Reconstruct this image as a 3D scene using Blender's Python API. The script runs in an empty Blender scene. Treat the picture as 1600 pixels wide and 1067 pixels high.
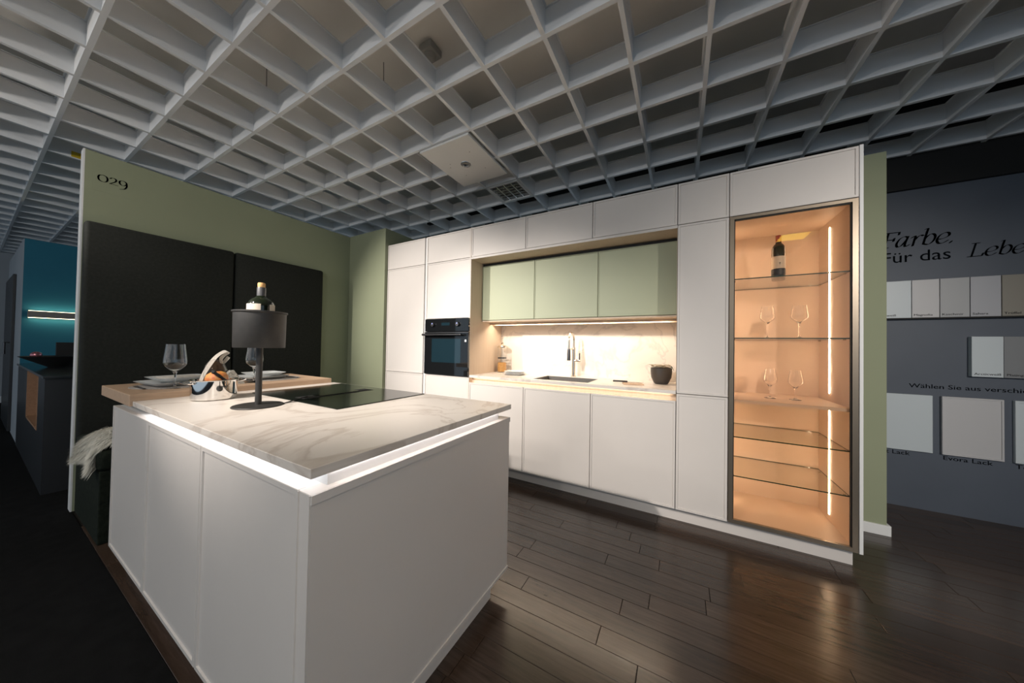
import bpy, bmesh, math, random
from mathutils import Vector, Matrix
random.seed(7)
PI = math.pi
sc = bpy.context.scene
COL = sc.collection

# ------------------------------------------------------------------ camera
cam = bpy.data.cameras.new('camera'); camo = bpy.data.objects.new('camera', cam); COL.objects.link(camo)
cam.sensor_fit = 'HORIZONTAL'; cam.sensor_width = 36.0
cam.lens = 476.3457 * 36.0 / 1600.0
cam.clip_start = 0.02
camo.matrix_world = (Matrix.Translation((3.028, -2.4327, 1.218)) @ Matrix.Rotation(0.5065, 4, 'Z')
                     @ Matrix.Rotation(0.0145, 4, 'X') @ Matrix.Rotation(-0.0174, 4, 'Y') @ Matrix.Rotation(PI/2, 4, 'X'))
sc.camera = camo

# ------------------------------------------------------------------ world, exposure, room lights
w = bpy.data.worlds.new('world'); sc.world = w; w.use_nodes = True
w.node_tree.nodes['Background'].inputs[0].default_value = (0.66, 0.83, 1.0, 1)
w.node_tree.nodes['Background'].inputs[1].default_value = 0.40
sc.view_settings.view_transform = 'Standard'; sc.view_settings.look = 'None'
sc.view_settings.gamma = 1.0; sc.view_settings.use_curve_mapping = False
sc.view_settings.exposure = 0.55

def spot(name, loc, target, power, size_deg, blend=0.6, color=(1, 0.93, 0.84), radius=0.04):
    l = bpy.data.lights.new(name, 'SPOT'); l.energy = power; l.spot_size = math.radians(size_deg)
    l.spot_blend = blend; l.color = color; l.shadow_soft_size = radius
    o = bpy.data.objects.new(name, l); COL.objects.link(o); o.location = loc
    o.rotation_euler = (Vector(target) - Vector(loc)).to_track_quat('-Z', 'Y').to_euler()
    return o
def area(name, loc, rot, sx, sy, power, color):
    l = bpy.data.lights.new(name, 'AREA'); l.shape = 'RECTANGLE'; l.size = sx; l.size_y = sy
    l.energy = power; l.color = color
    o = bpy.data.objects.new(name, l); COL.objects.link(o); o.location = loc; o.rotation_euler = rot
    return o
WARM = (1.0, 0.72, 0.44); NEUT = (1.0, 0.92, 0.84); COOL = (0.72, 0.85, 1.0)
def point(name, loc, power, color, radius=0.06):
    l = bpy.data.lights.new(name, 'POINT'); l.energy = power; l.color = color; l.shadow_soft_size = radius
    o = bpy.data.objects.new(name, l); COL.objects.link(o); o.location = loc; return o
# track spots under the grid behind the camera, one added fill spot, and open lamps between
spot('track_or_fill_spot', (-0.58, -3.85, 2.70), (0.55, 0.0, 1.35), 520, 40, 0.9, NEUT, 0.035)
spot('track_or_fill_spot', (1.05, -3.5, 2.72), (1.65, -0.25, 0.75), 400, 52, 0.9, NEUT, 0.035)
spot('track_or_fill_spot', (5.8, -4.2, 2.70), (4.0, 0.6, 0.9), 370, 44, 1.0, NEUT, 0.05)
spot('track_or_fill_spot', (4.5, -3.3, 2.70), (2.0, -1.65, 0.55), 55, 50, 1.0, NEUT, 0.05)  # added fill without a fixture, brightens the island end panel
point('track_lamp_light', (0.1, -3.9, 2.42), 34, NEUT)
point('track_lamp_light', (2.6, -4.2, 2.42), 30, NEUT)

# ------------------------------------------------------------------ materials
def mat(name, color, rough=0.5, metal=0.0, spec=0.5, coat=0.0, emit=None, estr=0.0):
    m = bpy.data.materials.new(name); m.use_nodes = True
    b = m.node_tree.nodes['Principled BSDF']
    b.inputs['Base Color'].default_value = (*color, 1); b.inputs['Roughness'].default_value = rough
    b.inputs['Metallic'].default_value = metal; b.inputs['Specular IOR Level'].default_value = spec
    b.inputs['Coat Weight'].default_value = coat; b.inputs['Coat Roughness'].default_value = 0.02
    if emit:
        b.inputs['Emission Color'].default_value = (*emit, 1); b.inputs['Emission Strength'].default_value = estr
    return m
def nodes(m): return m.node_tree.nodes, m.node_tree.links, m.node_tree.nodes['Principled BSDF']
def coords(m, scale=(1, 1, 1), rot=(0, 0, 0)):
    n, l, b = nodes(m); tc = n.new('ShaderNodeTexCoord'); mp = n.new('ShaderNodeMapping')
    mp.inputs['Scale'].default_value = scale; mp.inputs['Rotation'].default_value = rot
    l.new(tc.outputs['Object'], mp.inputs['Vector']); return mp.outputs['Vector']
def noise(m, vec, scale, detail=4, rough=0.5, dist=0.0):
    n, l, b = nodes(m); t = n.new('ShaderNodeTexNoise'); t.inputs['Scale'].default_value = scale
    t.inputs['Detail'].default_value = detail; t.inputs['Roughness'].default_value = rough
    t.inputs['Distortion'].default_value = dist; l.new(vec, t.inputs['Vector']); return t.outputs['Fac']
def ramp(m, fac, stops):
    n, l, b = nodes(m); r = n.new('ShaderNodeValToRGB'); e = r.color_ramp.elements
    e[0].position, e[0].color = stops[0][0], (*stops[0][1], 1)
    e[1].position, e[1].color = stops[-1][0], (*stops[-1][1], 1)
    for p, c in stops[1:-1]:
        k = e.new(p); k.color = (*c, 1)
    l.new(fac, r.inputs['Fac']); return r.outputs['Color']
def bump(m, fac, strength=0.2, dist=0.002):
    n, l, b = nodes(m); k = n.new('ShaderNodeBump'); k.inputs['Strength'].default_value = strength
    k.inputs['Distance'].default_value = dist; l.new(fac, k.inputs['Height']); l.new(k.outputs['Normal'], b.inputs['Normal'])
def noisy(name, c0, c1, scale, rough=0.6, bstr=0.15, bdist=0.002, bscale=None, **kw):
    m = mat(name, c0, rough, **kw); n, l, b = nodes(m); v = coords(m)
    l.new(ramp(m, noise(m, v, scale), [(0.3, c0), (0.7, c1)]), b.inputs['Base Color'])
    bump(m, noise(m, v, bscale or scale * 8), bstr, bdist); return m
def wood(name, c0, c1, rough=0.45, scale=(1.5, 30, 30), rot=(0, 0, 0), bstr=0.1):
    m = mat(name, c0, rough); n, l, b = nodes(m); v = coords(m, scale, rot)
    f = noise(m, v, 2.0, 6, 0.6, 0.4)
    l.new(ramp(m, f, [(0.3, c0), (0.7, c1)]), b.inputs['Base Color']); bump(m, f, bstr, 0.001); return m
def marble(name, base, vein, vein2, scale=1.6, rough=0.35):
    m = mat(name, base, rough); n, l, b = nodes(m); v = coords(m, (1, 1, 1), (0.3, 0.2, 0.5))
    f1 = noise(m, v, scale, 7, 0.55, 1.6)
    c1 = ramp(m, f1, [(0.0, base), (0.455, base), (0.495, vein), (0.52, base), (1.0, base)])
    f2 = noise(m, v, scale * 0.8, 6, 0.6, 2.2)
    c2 = ramp(m, f2, [(0.0, vein2), (0.42, (1, 1, 1)), (1.0, (1, 1, 1))])
    mx = n.new('ShaderNodeMix'); mx.data_type = 'RGBA'; mx.blend_type = 'MULTIPLY'; mx.inputs['Factor'].default_value = 0.8
    l.new(c1, mx.inputs['A']); l.new(c2, mx.inputs['B']); l.new(mx.outputs['Result'], b.inputs['Base Color']); return m
def emis(name, color, strength):
    m = bpy.data.materials.new(name); m.use_nodes = True; n = m.node_tree.nodes; n.clear()
    o = n.new('ShaderNodeOutputMaterial'); e = n.new('ShaderNodeEmission')
    e.inputs['Color'].default_value = (*color, 1); e.inputs['Strength'].default_value = strength
    m.node_tree.links.new(e.outputs[0], o.inputs[0]); return m
def pane_mat(name, tint, ior=1.45, rough=0.0):
    m = bpy.data.materials.new(name); m.use_nodes = True; n = m.node_tree.nodes; n.clear(); l = m.node_tree.links
    o = n.new('ShaderNodeOutputMaterial'); t = n.new('ShaderNodeBsdfTransparent'); g = n.new('ShaderNodeBsdfGlossy')
    f = n.new('ShaderNodeFresnel'); mx = n.new('ShaderNodeMixShader')
    t.inputs['Color'].default_value = (*tint, 1); g.inputs['Roughness'].default_value = rough; ge = n.new('ShaderNodeNewGeometry'); mr = n.new('ShaderNodeMapRange'); mr.inputs['To Min'].default_value = ior; mr.inputs['To Max'].default_value = 1/ior; l.new(ge.outputs['Backfacing'], mr.inputs['Value']); l.new(mr.outputs[0], f.inputs['IOR'])
    l.new(f.outputs[0], mx.inputs[0]); l.new(t.outputs[0], mx.inputs[1]); l.new(g.outputs[0], mx.inputs[2]); l.new(mx.outputs[0], o.inputs[0])
    return m
def glass_mat(name, color=(1, 1, 1), rough=0.0):
    m = bpy.data.materials.new(name); m.use_nodes = True; n = m.node_tree.nodes; n.clear()
    o = n.new('ShaderNodeOutputMaterial'); g = n.new('ShaderNodeBsdfGlass'); g.inputs['IOR'].default_value = 1.5
    g.inputs['Color'].default_value = (*color, 1); g.inputs['Roughness'].default_value = rough
    m.node_tree.links.new(g.outputs[0], o.inputs[0]); return m

M = {}
M['lacquer'] = noisy('satin_lacquer', (0.65, 0.61, 0.575), (0.67, 0.63, 0.595), 3, 0.42, 0.02, 0.0005, 400)
M['lacquer_edge'] = mat('lacquer_edge', (0.6, 0.575, 0.55), 0.4)
M['white'] = mat('white_paint', (0.78, 0.78, 0.77), 0.5)
M['carcass_shade'] = mat('carcass_gap_shade', (0.13, 0.122, 0.115), 0.7)  # board colour darkened to paint shade into the gaps between fronts
M['dark_gap'] = mat('shadow_gap_board', (0.05, 0.047, 0.042), 0.8)
M['sage_wall'] = noisy('sage_wall_paint', (0.285, 0.312, 0.205), (0.30, 0.327, 0.215), 2, 0.85, 0.12, 0.001, 180)
M['sage_gloss'] = mat('sage_gloss_front', (0.43, 0.46, 0.325), 0.5, spec=0.3)
M['beige'] = wood('beige_oak_board', (0.60, 0.47, 0.35), (0.66, 0.53, 0.41), 0.55, (30, 30, 1.5))
M['oak'] = wood('light_oak', (0.47, 0.315, 0.205), (0.56, 0.39, 0.265), 0.5, (30, 1.6, 30))
M['marble'] = marble('marble_laminate', (0.72, 0.66, 0.60), (0.57, 0.50, 0.44), (0.86, 0.83, 0.80))
M['splash'] = marble('marble_splashback', (0.74, 0.68, 0.61), (0.60, 0.55, 0.50), (0.78, 0.76, 0.74), 2.2, 0.4)
M['black_fabric'] = noisy('black_green_fabric', (0.009, 0.0105, 0.008), (0.016, 0.018, 0.014), 60, 0.75, 0.5, 0.003, 500, spec=0.3)
M['bench_fabric'] = noisy('bench_fabric', (0.006, 0.009, 0.006), (0.017, 0.022, 0.014), 40, 0.9, 0.6, 0.004, 200, spec=0.2)
M['blade'] = noisy('grid_blade_paint', (0.74, 0.76, 0.78), (0.80, 0.815, 0.825), 1.2, 0.6, 0.05, 0.001, 60)
M['slab'] = noisy('ceiling_slab', (0.70, 0.67, 0.62), (0.82, 0.795, 0.745), 1.1, 0.9, 0.2, 0.004, 30)
M['subfloor'] = mat('subfloor', (0.012, 0.009, 0.007), 0.8)
M['carpet'] = noisy('black_carpet', (0.006, 0.006, 0.006), (0.010, 0.010, 0.010), 15, 0.95, 0.6, 0.003, 300, spec=0.1)
M['grey_wall'] = noisy('grey_display_wall', (0.076, 0.092, 0.120), (0.094, 0.112, 0.144), 1.6, 0.55, 0.1, 0.001, 90)
M['black'] = mat('matt_black', (0.006, 0.006, 0.006), 0.7)
M['ink'] = mat('black_lettering', (0.005, 0.006, 0.008), 1.0, spec=0.0)
M['ink_grey'] = mat('grey_lettering', (0.035, 0.035, 0.037), 1.0, spec=0.0)
M['blue_wall'] = noisy('petrol_blue_paint', (0.004, 0.125, 0.20), (0.005, 0.14, 0.22), 2, 0.7, 0.1, 0.001, 120)
M['grey_paint'] = noisy('pale_grey_paint', (0.36, 0.38, 0.40), (0.40, 0.42, 0.44), 2, 0.8, 0.1, 0.001, 120)
M['bronze'] = mat('bronze_aluminium', (0.23, 0.19, 0.145), 0.38, 0.75)
M['vitrine'] = mat('vitrine_interior', (0.60, 0.465, 0.365), 0.55)
M['steel'] = mat('brushed_steel', (0.72, 0.66, 0.58), 0.22, 1.0)
M['chrome'] = mat('polished_steel', (0.80, 0.78, 0.75), 0.05, 1.0)
M['anthracite'] = noisy('anthracite_granite', (0.11, 0.10, 0.092), (0.15, 0.14, 0.13), 300, 0.5, 0.2, 0.0005)
M['hob'] = mat('black_ceramic_glass', (0.010, 0.014, 0.011), 0.12, spec=0.5)
M['oven_glass'] = mat('oven_black_glass', (0.008, 0.009, 0.010), 0.05, coat=0.5)
M['oven_window'] = mat('oven_window_glass', (0.010, 0.026, 0.036), 0.04, coat=1.0)
M['oven_metal'] = mat('oven_dark_steel', (0.10, 0.10, 0.105), 0.3, 0.9)
M['lamp'] = noisy('dark_bronze_lamp', (0.020, 0.019, 0.018), (0.028, 0.026, 0.024), 40, 0.5, 0.15, 0.0005, 400)
M['porcelain'] = mat('porcelain', (0.70, 0.72, 0.72), 0.22)
M['napkin'] = noisy('linen_napkin', (0.62, 0.58, 0.52), (0.72, 0.68, 0.62), 120, 0.9, 0.4, 0.001)
M['pattern_napkin'] = noisy('dotted_napkin', (0.60, 0.57, 0.50), (0.16, 0.15, 0.13), 90, 0.9, 0.3, 0.001)
M['mat_grey'] = noisy('woven_placemat', (0.30, 0.27, 0.25), (0.46, 0.42, 0.39), 160, 0.9, 0.5, 0.001)
M['bowl'] = mat('dark_grey_bowl', (0.050, 0.042, 0.036), 0.45)
M['petal'] = mat('cream_petal', (0.72, 0.66, 0.56), 0.7)
M['leaf'] = mat('green_leaf', (0.08, 0.12, 0.04), 0.6)
M['glass'] = glass_mat('clear_glass')
M['pasta'] = noisy('amber_pasta', (0.55, 0.25, 0.05), (0.70, 0.38, 0.10), 60, 0.6, 0.6, 0.004)
M['fruit'] = noisy('mixed_fruit', (0.50, 0.10, 0.03), (0.62, 0.34, 0.06), 45, 0.5, 0.5, 0.004)
M['bottle'] = mat('dark_bottle_glass', (0.006, 0.010, 0.004), 0.05, coat=0.6)
M['cork'] = noisy('cork', (0.62, 0.34, 0.13), (0.74, 0.46, 0.20), 200, 0.8)
M['capsule'] = mat('grey_capsule', (0.07, 0.07, 0.075), 0.35)
M['red_capsule'] = mat('red_capsule', (0.30, 0.035, 0.018), 0.35)
M['label'] = mat('paper_label', (0.66, 0.58, 0.48), 0.7)
M['label_dark'] = mat('dark_label_band', (0.012, 0.020, 0.035), 0.5)
M['knife'] = mat('dark_knife_handle', (0.03, 0.028, 0.026), 0.5)
M['fur'] = mat('sheepskin_wool', (0.70, 0.67, 0.58), 0.85)
M['dark_counter'] = mat('dark_counter_front', (0.022, 0.023, 0.026), 0.4)
M['dark_gloss'] = mat('dark_gloss_top', (0.028, 0.032, 0.036), 0.12)
M['niche_oak'] = wood('niche_oak', (0.30, 0.16, 0.085), (0.38, 0.21, 0.12), 0.6)
M['pink'] = mat('pink_metallic', (0.55, 0.22, 0.25), 0.25, 0.8)
M['crumple'] = noisy('dark_foliage', (0.03, 0.032, 0.035), (0.10, 0.105, 0.11), 30, 0.5, 0.4, 0.004)
M['sconce'] = mat('sconce_grey', (0.22, 0.20, 0.18), 0.5)
M['yellow'] = mat('yellow_tape', (0.52, 0.36, 0.012), 0.5)
M['louvre'] = mat('mirror_louvre', (0.72, 0.72, 0.70), 0.2, 0.85)
M['plate_white'] = noisy('ceiling_plate_white', (0.72, 0.71, 0.68), (0.75, 0.74, 0.71), 2, 0.6, 0.02, 0.001)
M['sensor'] = mat('sensor_grey', (0.32, 0.31, 0.28), 0.6)
M['wire'] = mat('ceiling_wire', (0.25, 0.24, 0.22), 0.5, 0.5)
M['pane'] = pane_mat('tinted_door_glass', (0.97, 0.91, 0.85))
M['stemware'] = pane_mat('stemware_glass', (0.985, 0.985, 0.98), 1.5)
M['shelf_glass'] = pane_mat('shelf_glass', (0.965, 0.965, 0.94))
M['shelf_edge'] = mat('glass_edge_green', (0.020, 0.045, 0.022), 0.12, coat=1.0)
M['led_warm'] = emis('led_warm', (1.0, 0.80, 0.56), 5)
M['led_vit'] = emis('led_vitrine', (1.0, 0.78, 0.54), 30)
M['led_channel'] = emis('led_channel', (1.0, 0.82, 0.64), 6.5)
M['led_white'] = emis('led_white', (0.98, 0.97, 1.0), 5)
M['led_soft'] = emis('led_soft_white', (1.0, 0.92, 0.90), 8)
M['led_sconce'] = emis('led_sconce', (1.0, 0.86, 0.52), 5)
M['led_yellow'] = emis('lamp_yellow', (1.0, 0.74, 0.10), 5)
M['led_dot'] = emis('oven_indicator', (0.45, 0.5, 1.0), 1.2)
M['white_dot'] = mat('white_sticker', (0.8, 0.8, 0.82), 0.5)
# plank: grain plus a tone that differs between boards
def plank_mat():
    m = mat('dark_stained_plank', (0.03, 0.02, 0.015), 0.3, spec=0.5); n, l, b = nodes(m)
    v = coords(m, (2.2, 28, 28)); oi = n.new('ShaderNodeObjectInfo'); ad = n.new('ShaderNodeVectorMath'); ad.operation = 'ADD'
    cb = n.new('ShaderNodeCombineXYZ'); mu = n.new('ShaderNodeMath'); mu.operation = 'MULTIPLY'; mu.inputs[1].default_value = 50
    l.new(oi.outputs['Random'], mu.inputs[0]); l.new(mu.outputs[0], cb.inputs[0]); l.new(mu.outputs[0], cb.inputs[1])
    l.new(v, ad.inputs[0]); l.new(cb.outputs[0], ad.inputs[1])
    f = noise(m, ad.outputs[0], 2.0, 6, 0.65, 0.6)
    col = ramp(m, f, [(0.25, (0.030, 0.0185, 0.0125)), (0.75, (0.072, 0.047, 0.034))])
    mr = n.new('ShaderNodeMapRange'); mr.inputs['To Min'].default_value = 0.75; mr.inputs['To Max'].default_value = 1.3
    l.new(oi.outputs['Random'], mr.inputs['Value'])
    sc_ = n.new('ShaderNodeVectorMath'); sc_.operation = 'SCALE'; l.new(col, sc_.inputs[0]); l.new(mr.outputs[0], sc_.inputs['Scale'])
    l.new(sc_.outputs[0], b.inputs['Base Color'])
    r2 = n.new('ShaderNodeMapRange'); r2.inputs['To Min'].default_value = 0.14; r2.inputs['To Max'].default_value = 0.30
    l.new(noise(m, v, 1.2, 4), r2.inputs['Value']); l.new(r2.outputs[0], b.inputs['Roughness'])
    bump(m, f, 0.12, 0.001); return m
M['plank'] = plank_mat()

# ------------------------------------------------------------------ mesh helpers
def obj(name, bm, m, parent=None, smooth=False, loc=None, rot=None):
    me = bpy.data.meshes.new(name); bmesh.ops.recalc_face_normals(bm, faces=bm.faces); bm.to_mesh(me); bm.free()
    if smooth:
        for p in me.polygons: p.use_smooth = True
        me.set_sharp_from_angle(angle=math.radians(38))
    for k in (m if isinstance(m, (list, tuple)) else [m]): me.materials.append(M[k])
    o = bpy.data.objects.new(name, me); COL.objects.link(o)
    if parent is not None: o.parent = parent
    if loc: o.location = loc
    if rot: o.rotation_euler = rot
    return o
def tag(o, label, cat=None, group=None, kind=None):
    if label: o['label'] = label
    if cat: o['category'] = cat
    if group: o['group'] = group
    if kind: o['kind'] = kind
    return o
def thing(name, label, cat, loc=(0, 0, 0), group=None, rotz=0):
    o = bpy.data.objects.new(name, None); o.empty_display_size = 0.1; COL.objects.link(o)
    o.location = loc; o.rotation_euler = (0, 0, rotz); tag(o, label, cat, group); return o
def struct(o): o['kind'] = 'structure'; return o
def copy_tree(o, parent=None):
    c = o.copy(); COL.objects.link(c); c.parent = parent
    for ch in list(o.children): copy_tree(ch, c)
    return c
def box(x0, x1, y0, y1, z0, z1, bev=0.0, bm=None, seg=2):
    b = bmesh.new()
    vs = [b.verts.new(p) for p in ((x0,y0,z0),(x1,y0,z0),(x1,y1,z0),(x0,y1,z0),(x0,y0,z1),(x1,y0,z1),(x1,y1,z1),(x0,y1,z1))]
    for f in ((0,3,2,1),(4,5,6,7),(0,1,5,4),(1,2,6,5),(2,3,7,6),(3,0,4,7)): b.faces.new([vs[i] for i in f])
    if bev: bmesh.ops.bevel(b, geom=b.edges[:], offset=bev, segments=seg, affect='EDGES', profile=0.5)
    if bm is None: return b
    me = bpy.data.meshes.new('t'); b.to_mesh(me); b.free(); bm.from_mesh(me); bpy.data.meshes.remove(me); return bm
def boxes(*specs):
    bm = bmesh.new()
    for s in specs: box(*s, bm=bm)
    return bm
def lathe(profile, seg=32, bm=None, at=(0, 0, 0)):
    bm = bm or bmesh.new(); rings = []
    for r, z in profile:
        if r < 1e-6: rings.append([bm.verts.new((at[0], at[1], at[2]+z))])
        else: rings.append([bm.verts.new((at[0]+r*math.cos(2*PI*i/seg), at[1]+r*math.sin(2*PI*i/seg), at[2]+z)) for i in range(seg)])
    for a, b in zip(rings, rings[1:]):
        for i in range(seg):
            j = (i+1) % seg
            if len(a) == 1 and len(b) == 1: continue
            if len(a) == 1: bm.faces.new((a[0], b[i], b[j]))
            elif len(b) == 1: bm.faces.new((a[i], a[j], b[0]))
            else: bm.faces.new((a[i], a[j], b[j], b[i]))
    return bm
def tube(points, r, seg=12, bm=None, caps=True):
    bm = bm or bmesh.new(); pts = [Vector(p) for p in points]; n = len(pts); rings = []; up = None
    rr = r if isinstance(r, (list, tuple)) else [r]*n
    for i, p in enumerate(pts):
        t = (pts[min(i+1, n-1)] - pts[max(i-1, 0)]).normalized()
        if up is None: up = Vector((0, 0, 1)) if abs(t.z) < 0.9 else Vector((1, 0, 0))
        s = t.cross(up).normalized(); up = s.cross(t).normalized()
        rings.append([bm.verts.new(p + rr[i]*(math.cos(2*PI*k/seg)*s + math.sin(2*PI*k/seg)*up)) for k in range(seg)])
    for a, b in zip(rings, rings[1:]):
        for k in range(seg): bm.faces.new((a[k], a[(k+1) % seg], b[(k+1) % seg], b[k]))
    if caps: bm.faces.new(rings[0][::-1]); bm.faces.new(rings[-1])
    return bm
def door_bm(w, h, t=0.02, frame=0.017):
    """Lacquered front with a narrow raised rim: front faces -Y at y=0, lower left corner at the origin."""
    bm = box(0, w, 0, t, 0, h, 0.0012, seg=1)
    fr = max((f for f in bm.faces if f.normal.y < -0.9), key=lambda f: f.calc_area())
    bmesh.ops.inset_region(bm, faces=[fr], thickness=frame, depth=0)
    bmesh.ops.inset_region(bm, faces=[fr], thickness=0.002, depth=-0.005)
    return bm
def door(x0, x1, z0, z1, parent, name='door', m='lacquer', g=0.0022, y=0.0, frame=0.017):
    return obj(name, door_bm(x1-x0-2*g, z1-z0-2*g, 0.02, frame), m, parent, loc=(x0+g, y, z0+g))
def text(s, parent, loc, size, m='ink', sx=1.0, shear=0.0, rot=(PI/2, 0, 0), align='LEFT', name='lettering', offset=0.0):
    cu = bpy.data.curves.new(name, 'FONT'); cu.body = s; cu.size = size; cu.shear = shear; cu.align_x = align
    cu.extrude = 0.0006; cu.offset = offset; cu.resolution_u = 3
    to = bpy.data.objects.new('tmp', cu); COL.objects.link(to)
    dg = bpy.context.evaluated_depsgraph_get(); me = bpy.data.meshes.new_from_object(to.evaluated_get(dg))
    bpy.data.objects.remove(to); me.name = name; me.materials.clear(); me.materials.append(M[m])
    o = bpy.data.objects.new(name, me); COL.objects.link(o); o.parent = parent
    o.location = loc; o.rotation_euler = rot; o.scale = (sx, 1, 1); return o

# broad-nib lettering for the serif words and figures
def cr(pts, n=10):
    out = []; P = [pts[0]] + list(pts) + [pts[-1]]
    for i in range(1, len(P)-2):
        for k in range(n):
            t = k/n; o = []
            for d in (0, 1):
                a, b, c, e = (P[i-1][d], P[i][d], P[i+1][d], P[i+2][d])
                o.append(0.5*(2*b + (c-a)*t + (2*a-5*b+4*c-e)*t*t + (3*b-a-3*c+e)*t**3))
            out.append(tuple(o))
    out.append(tuple(pts[-1])); return out
def hull(pts):
    pts = sorted(set(pts))
    def half(ps):
        h = []
        for p in ps:
            while len(h) > 1 and (h[-1][0]-h[-2][0])*(p[1]-h[-2][1]) - (h[-1][1]-h[-2][1])*(p[0]-h[-2][0]) <= 0: h.pop()
            h.append(p)
        return h
    a = half(pts); b = half(pts[::-1]); return a[:-1] + b[:-1]
GLYPH = {  # strokes on an em with x-height .46, cap .70; straight ('L') or curved ('C'); then the advance
 'F': ([('L', (.14,.0),(.14,.68)), ('L', (.0,.015),(.28,.015)), ('L', (.02,.675),(.52,.675),(.52,.56)), ('L', (.14,.36),(.40,.36)), ('L', (.40,.43),(.40,.29))], .50),
 'L': ([('L', (.14,.0),(.14,.69)), ('L', (.02,.685),(.28,.685)), ('L', (.0,.015),(.50,.015),(.52,.15))], .56),
 'a': ([('C', (.36,.42),(.24,.455),(.10,.36),(.04,.16),(.10,.02),(.22,.06),(.34,.30)), ('C', (.37,.45),(.345,.25),(.34,.06),(.40,.01),(.49,.08))], .50),
 'r': ([('C', (.0,.36),(.08,.43),(.12,.40),(.12,.25),(.12,.0)), ('C', (.12,.22),(.20,.38),(.30,.45),(.37,.41))], .36),
 'b': ([('C', (.02,.68),(.10,.70),(.10,.55),(.10,.25),(.10,.04)), ('C', (.10,.25),(.20,.42),(.33,.45),(.42,.33),(.40,.14),(.27,.01),(.10,.05))], .47),
 'e': ([('C', (.05,.19),(.22,.20),(.38,.30),(.36,.42),(.24,.45),(.09,.35),(.04,.17),(.12,.02),(.26,.01),(.40,.11))], .44),
 'n': ([('C', (.0,.36),(.08,.43),(.12,.40),(.12,.25),(.12,.0)), ('C', (.12,.22),(.24,.42),(.36,.44),(.40,.34),(.38,.12),(.43,.01),(.52,.08))], .54),
 '.': ([('L', (.06,.02),(.075,.03))], .20),
 '0': ([('C', (.27,.46),(.10,.40),(.04,.23),(.10,.06),(.27,.0),(.44,.06),(.50,.23),(.44,.40),(.27,.46))], .58),
 '2': ([('C', (.05,.36),(.14,.45),(.28,.45),(.36,.34),(.28,.20),(.04,.015)), ('L', (.04,.015),(.44,.015))], .48),
 '9': ([('C', (.24,.46),(.08,.41),(.05,.25),(.16,.13),(.32,.16),(.42,.30),(.36,.42),(.24,.46)), ('C', (.42,.30),(.43,.12),(.32,-.08),(.10,-.17))], .46),
}
def nib_text(s, size, nib=0.075, hair=0.014, ang=0.45, slant=0.22, wide=1.0, upright=False):
    bm = bmesh.new(); x = 0.0
    base = [(nib/2*math.cos(t), hair/2*math.sin(t)) for t in (i*PI/5 for i in range(10))]
    ca, sa = math.cos(ang), math.sin(ang); nb = [(a*ca-b*sa, a*sa+b*ca) for a, b in base]
    for ch in s:
        st, adv = GLYPH[ch]; k = 1.35 if ch == '.' else 1.0
        for kind, *pts in st:
            P = cr(pts) if kind == 'C' else pts
            for p, q in zip(P, P[1:]):
                h = hull([((x+(p[0]+a*k)*wide + (p[1]+b)*slant), p[1]+b*(3 if ch == '.' else 1)) for a, b in nb] +
                         [((x+(q[0]+a*k)*wide + (q[1]+b)*slant), q[1]+b*(3 if ch == '.' else 1)) for a, b in nb])
                if len(h) > 2: bm.faces.new([bm.verts.new((u*size, v*size, 0)) for u, v in h])
        x += adv*wide
    return bm

# ================================================================== SETTING
floor = struct(obj('floor', box(-9, 7.5, -7, 3.5, -0.08, -0.012), 'subfloor'))
def plank_mesh(L, W=0.0972):
    return box(-L/2, L/2, -W/2, W/2, -0.012, 0.0, 0.0012, seg=1)
protos = {}
def plank(x, y, L):
    k = round(L, 2)
    if k not in protos:
        protos[k] = obj('plank', plank_mesh(L-0.0016), 'plank', floor, loc=(x, y, 0)); return
    o = protos[k].copy(); COL.objects.link(o); o.parent = floor; o.location = (x, y, 0)
PITCH = 0.0985; rows = int((1.25 + 2.035) / PITCH)
for i in range(rows+1):
    y = -2.035 + PITCH*(i+0.5)
    x = ((-0.1 if i < 3 else 1.55) if y < 0.1 else 3.75) - random.uniform(0, 0.8)
    while x < 6.6:
        L = random.choice((0.5, 0.7, 0.9, 1.2)); plank(x+L/2, y, L); x += L
carpet = obj('carpet', boxes((-9, 7.5, -7, -2.036, -0.012, 0.0), (-9, -0.8, -2.036, 3.5, -0.012, 0.0)), 'carpet', floor)
carpet['label'] = 'black carpet along the aisle'

# ceiling: slab above an egg-crate grid of white blades
ceiling = struct(obj('ceiling', box(-10, 8, -7, 4, 3.22, 3.32), 'slab'))
GX, GY, S, ZB, ZT = 1.6784, -1.038, 0.3653, 2.7825, 2.915
def blade_bm(L):
    bm = bmesh.new(); a = 0.011
    box(-L/2, L/2, -a, a, 0, ZT-ZB, bm=bm); box(-L/2, L/2, -0.02, 0.02, ZT-ZB-0.004, ZT-ZB, bm=bm)
    return bm
x_lo, x_hi, y_lo, y_hi = -27, 13, -13, 8     # grid indices
Lx = (x_hi-x_lo+1)*S; Ly = (y_hi-y_lo+1)*S
bx = by = None
for j in range(y_lo, y_hi+1):
    loc = (GX+S*(x_lo+x_hi)/2, GY+S*j, ZB)
    if bx is None: bx = obj('blade', blade_bm(Lx), 'blade', ceiling, loc=loc)
    else:
        o = bx.copy(); COL.objects.link(o); o.parent = ceiling; o.location = loc
for i in range(x_lo, x_hi+1):
    loc = (GX+S*i, GY+S*(y_lo+y_hi)/2, ZB+0.0004)
    if by is None: by = obj('blade', blade_bm(Ly), 'blade', ceiling, loc=loc, rot=(0, 0, PI/2))
    else:
        o = by.copy(); COL.objects.link(o); o.parent = ceiling; o.location = loc; o.rotation_euler = (0, 0, PI/2)

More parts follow.
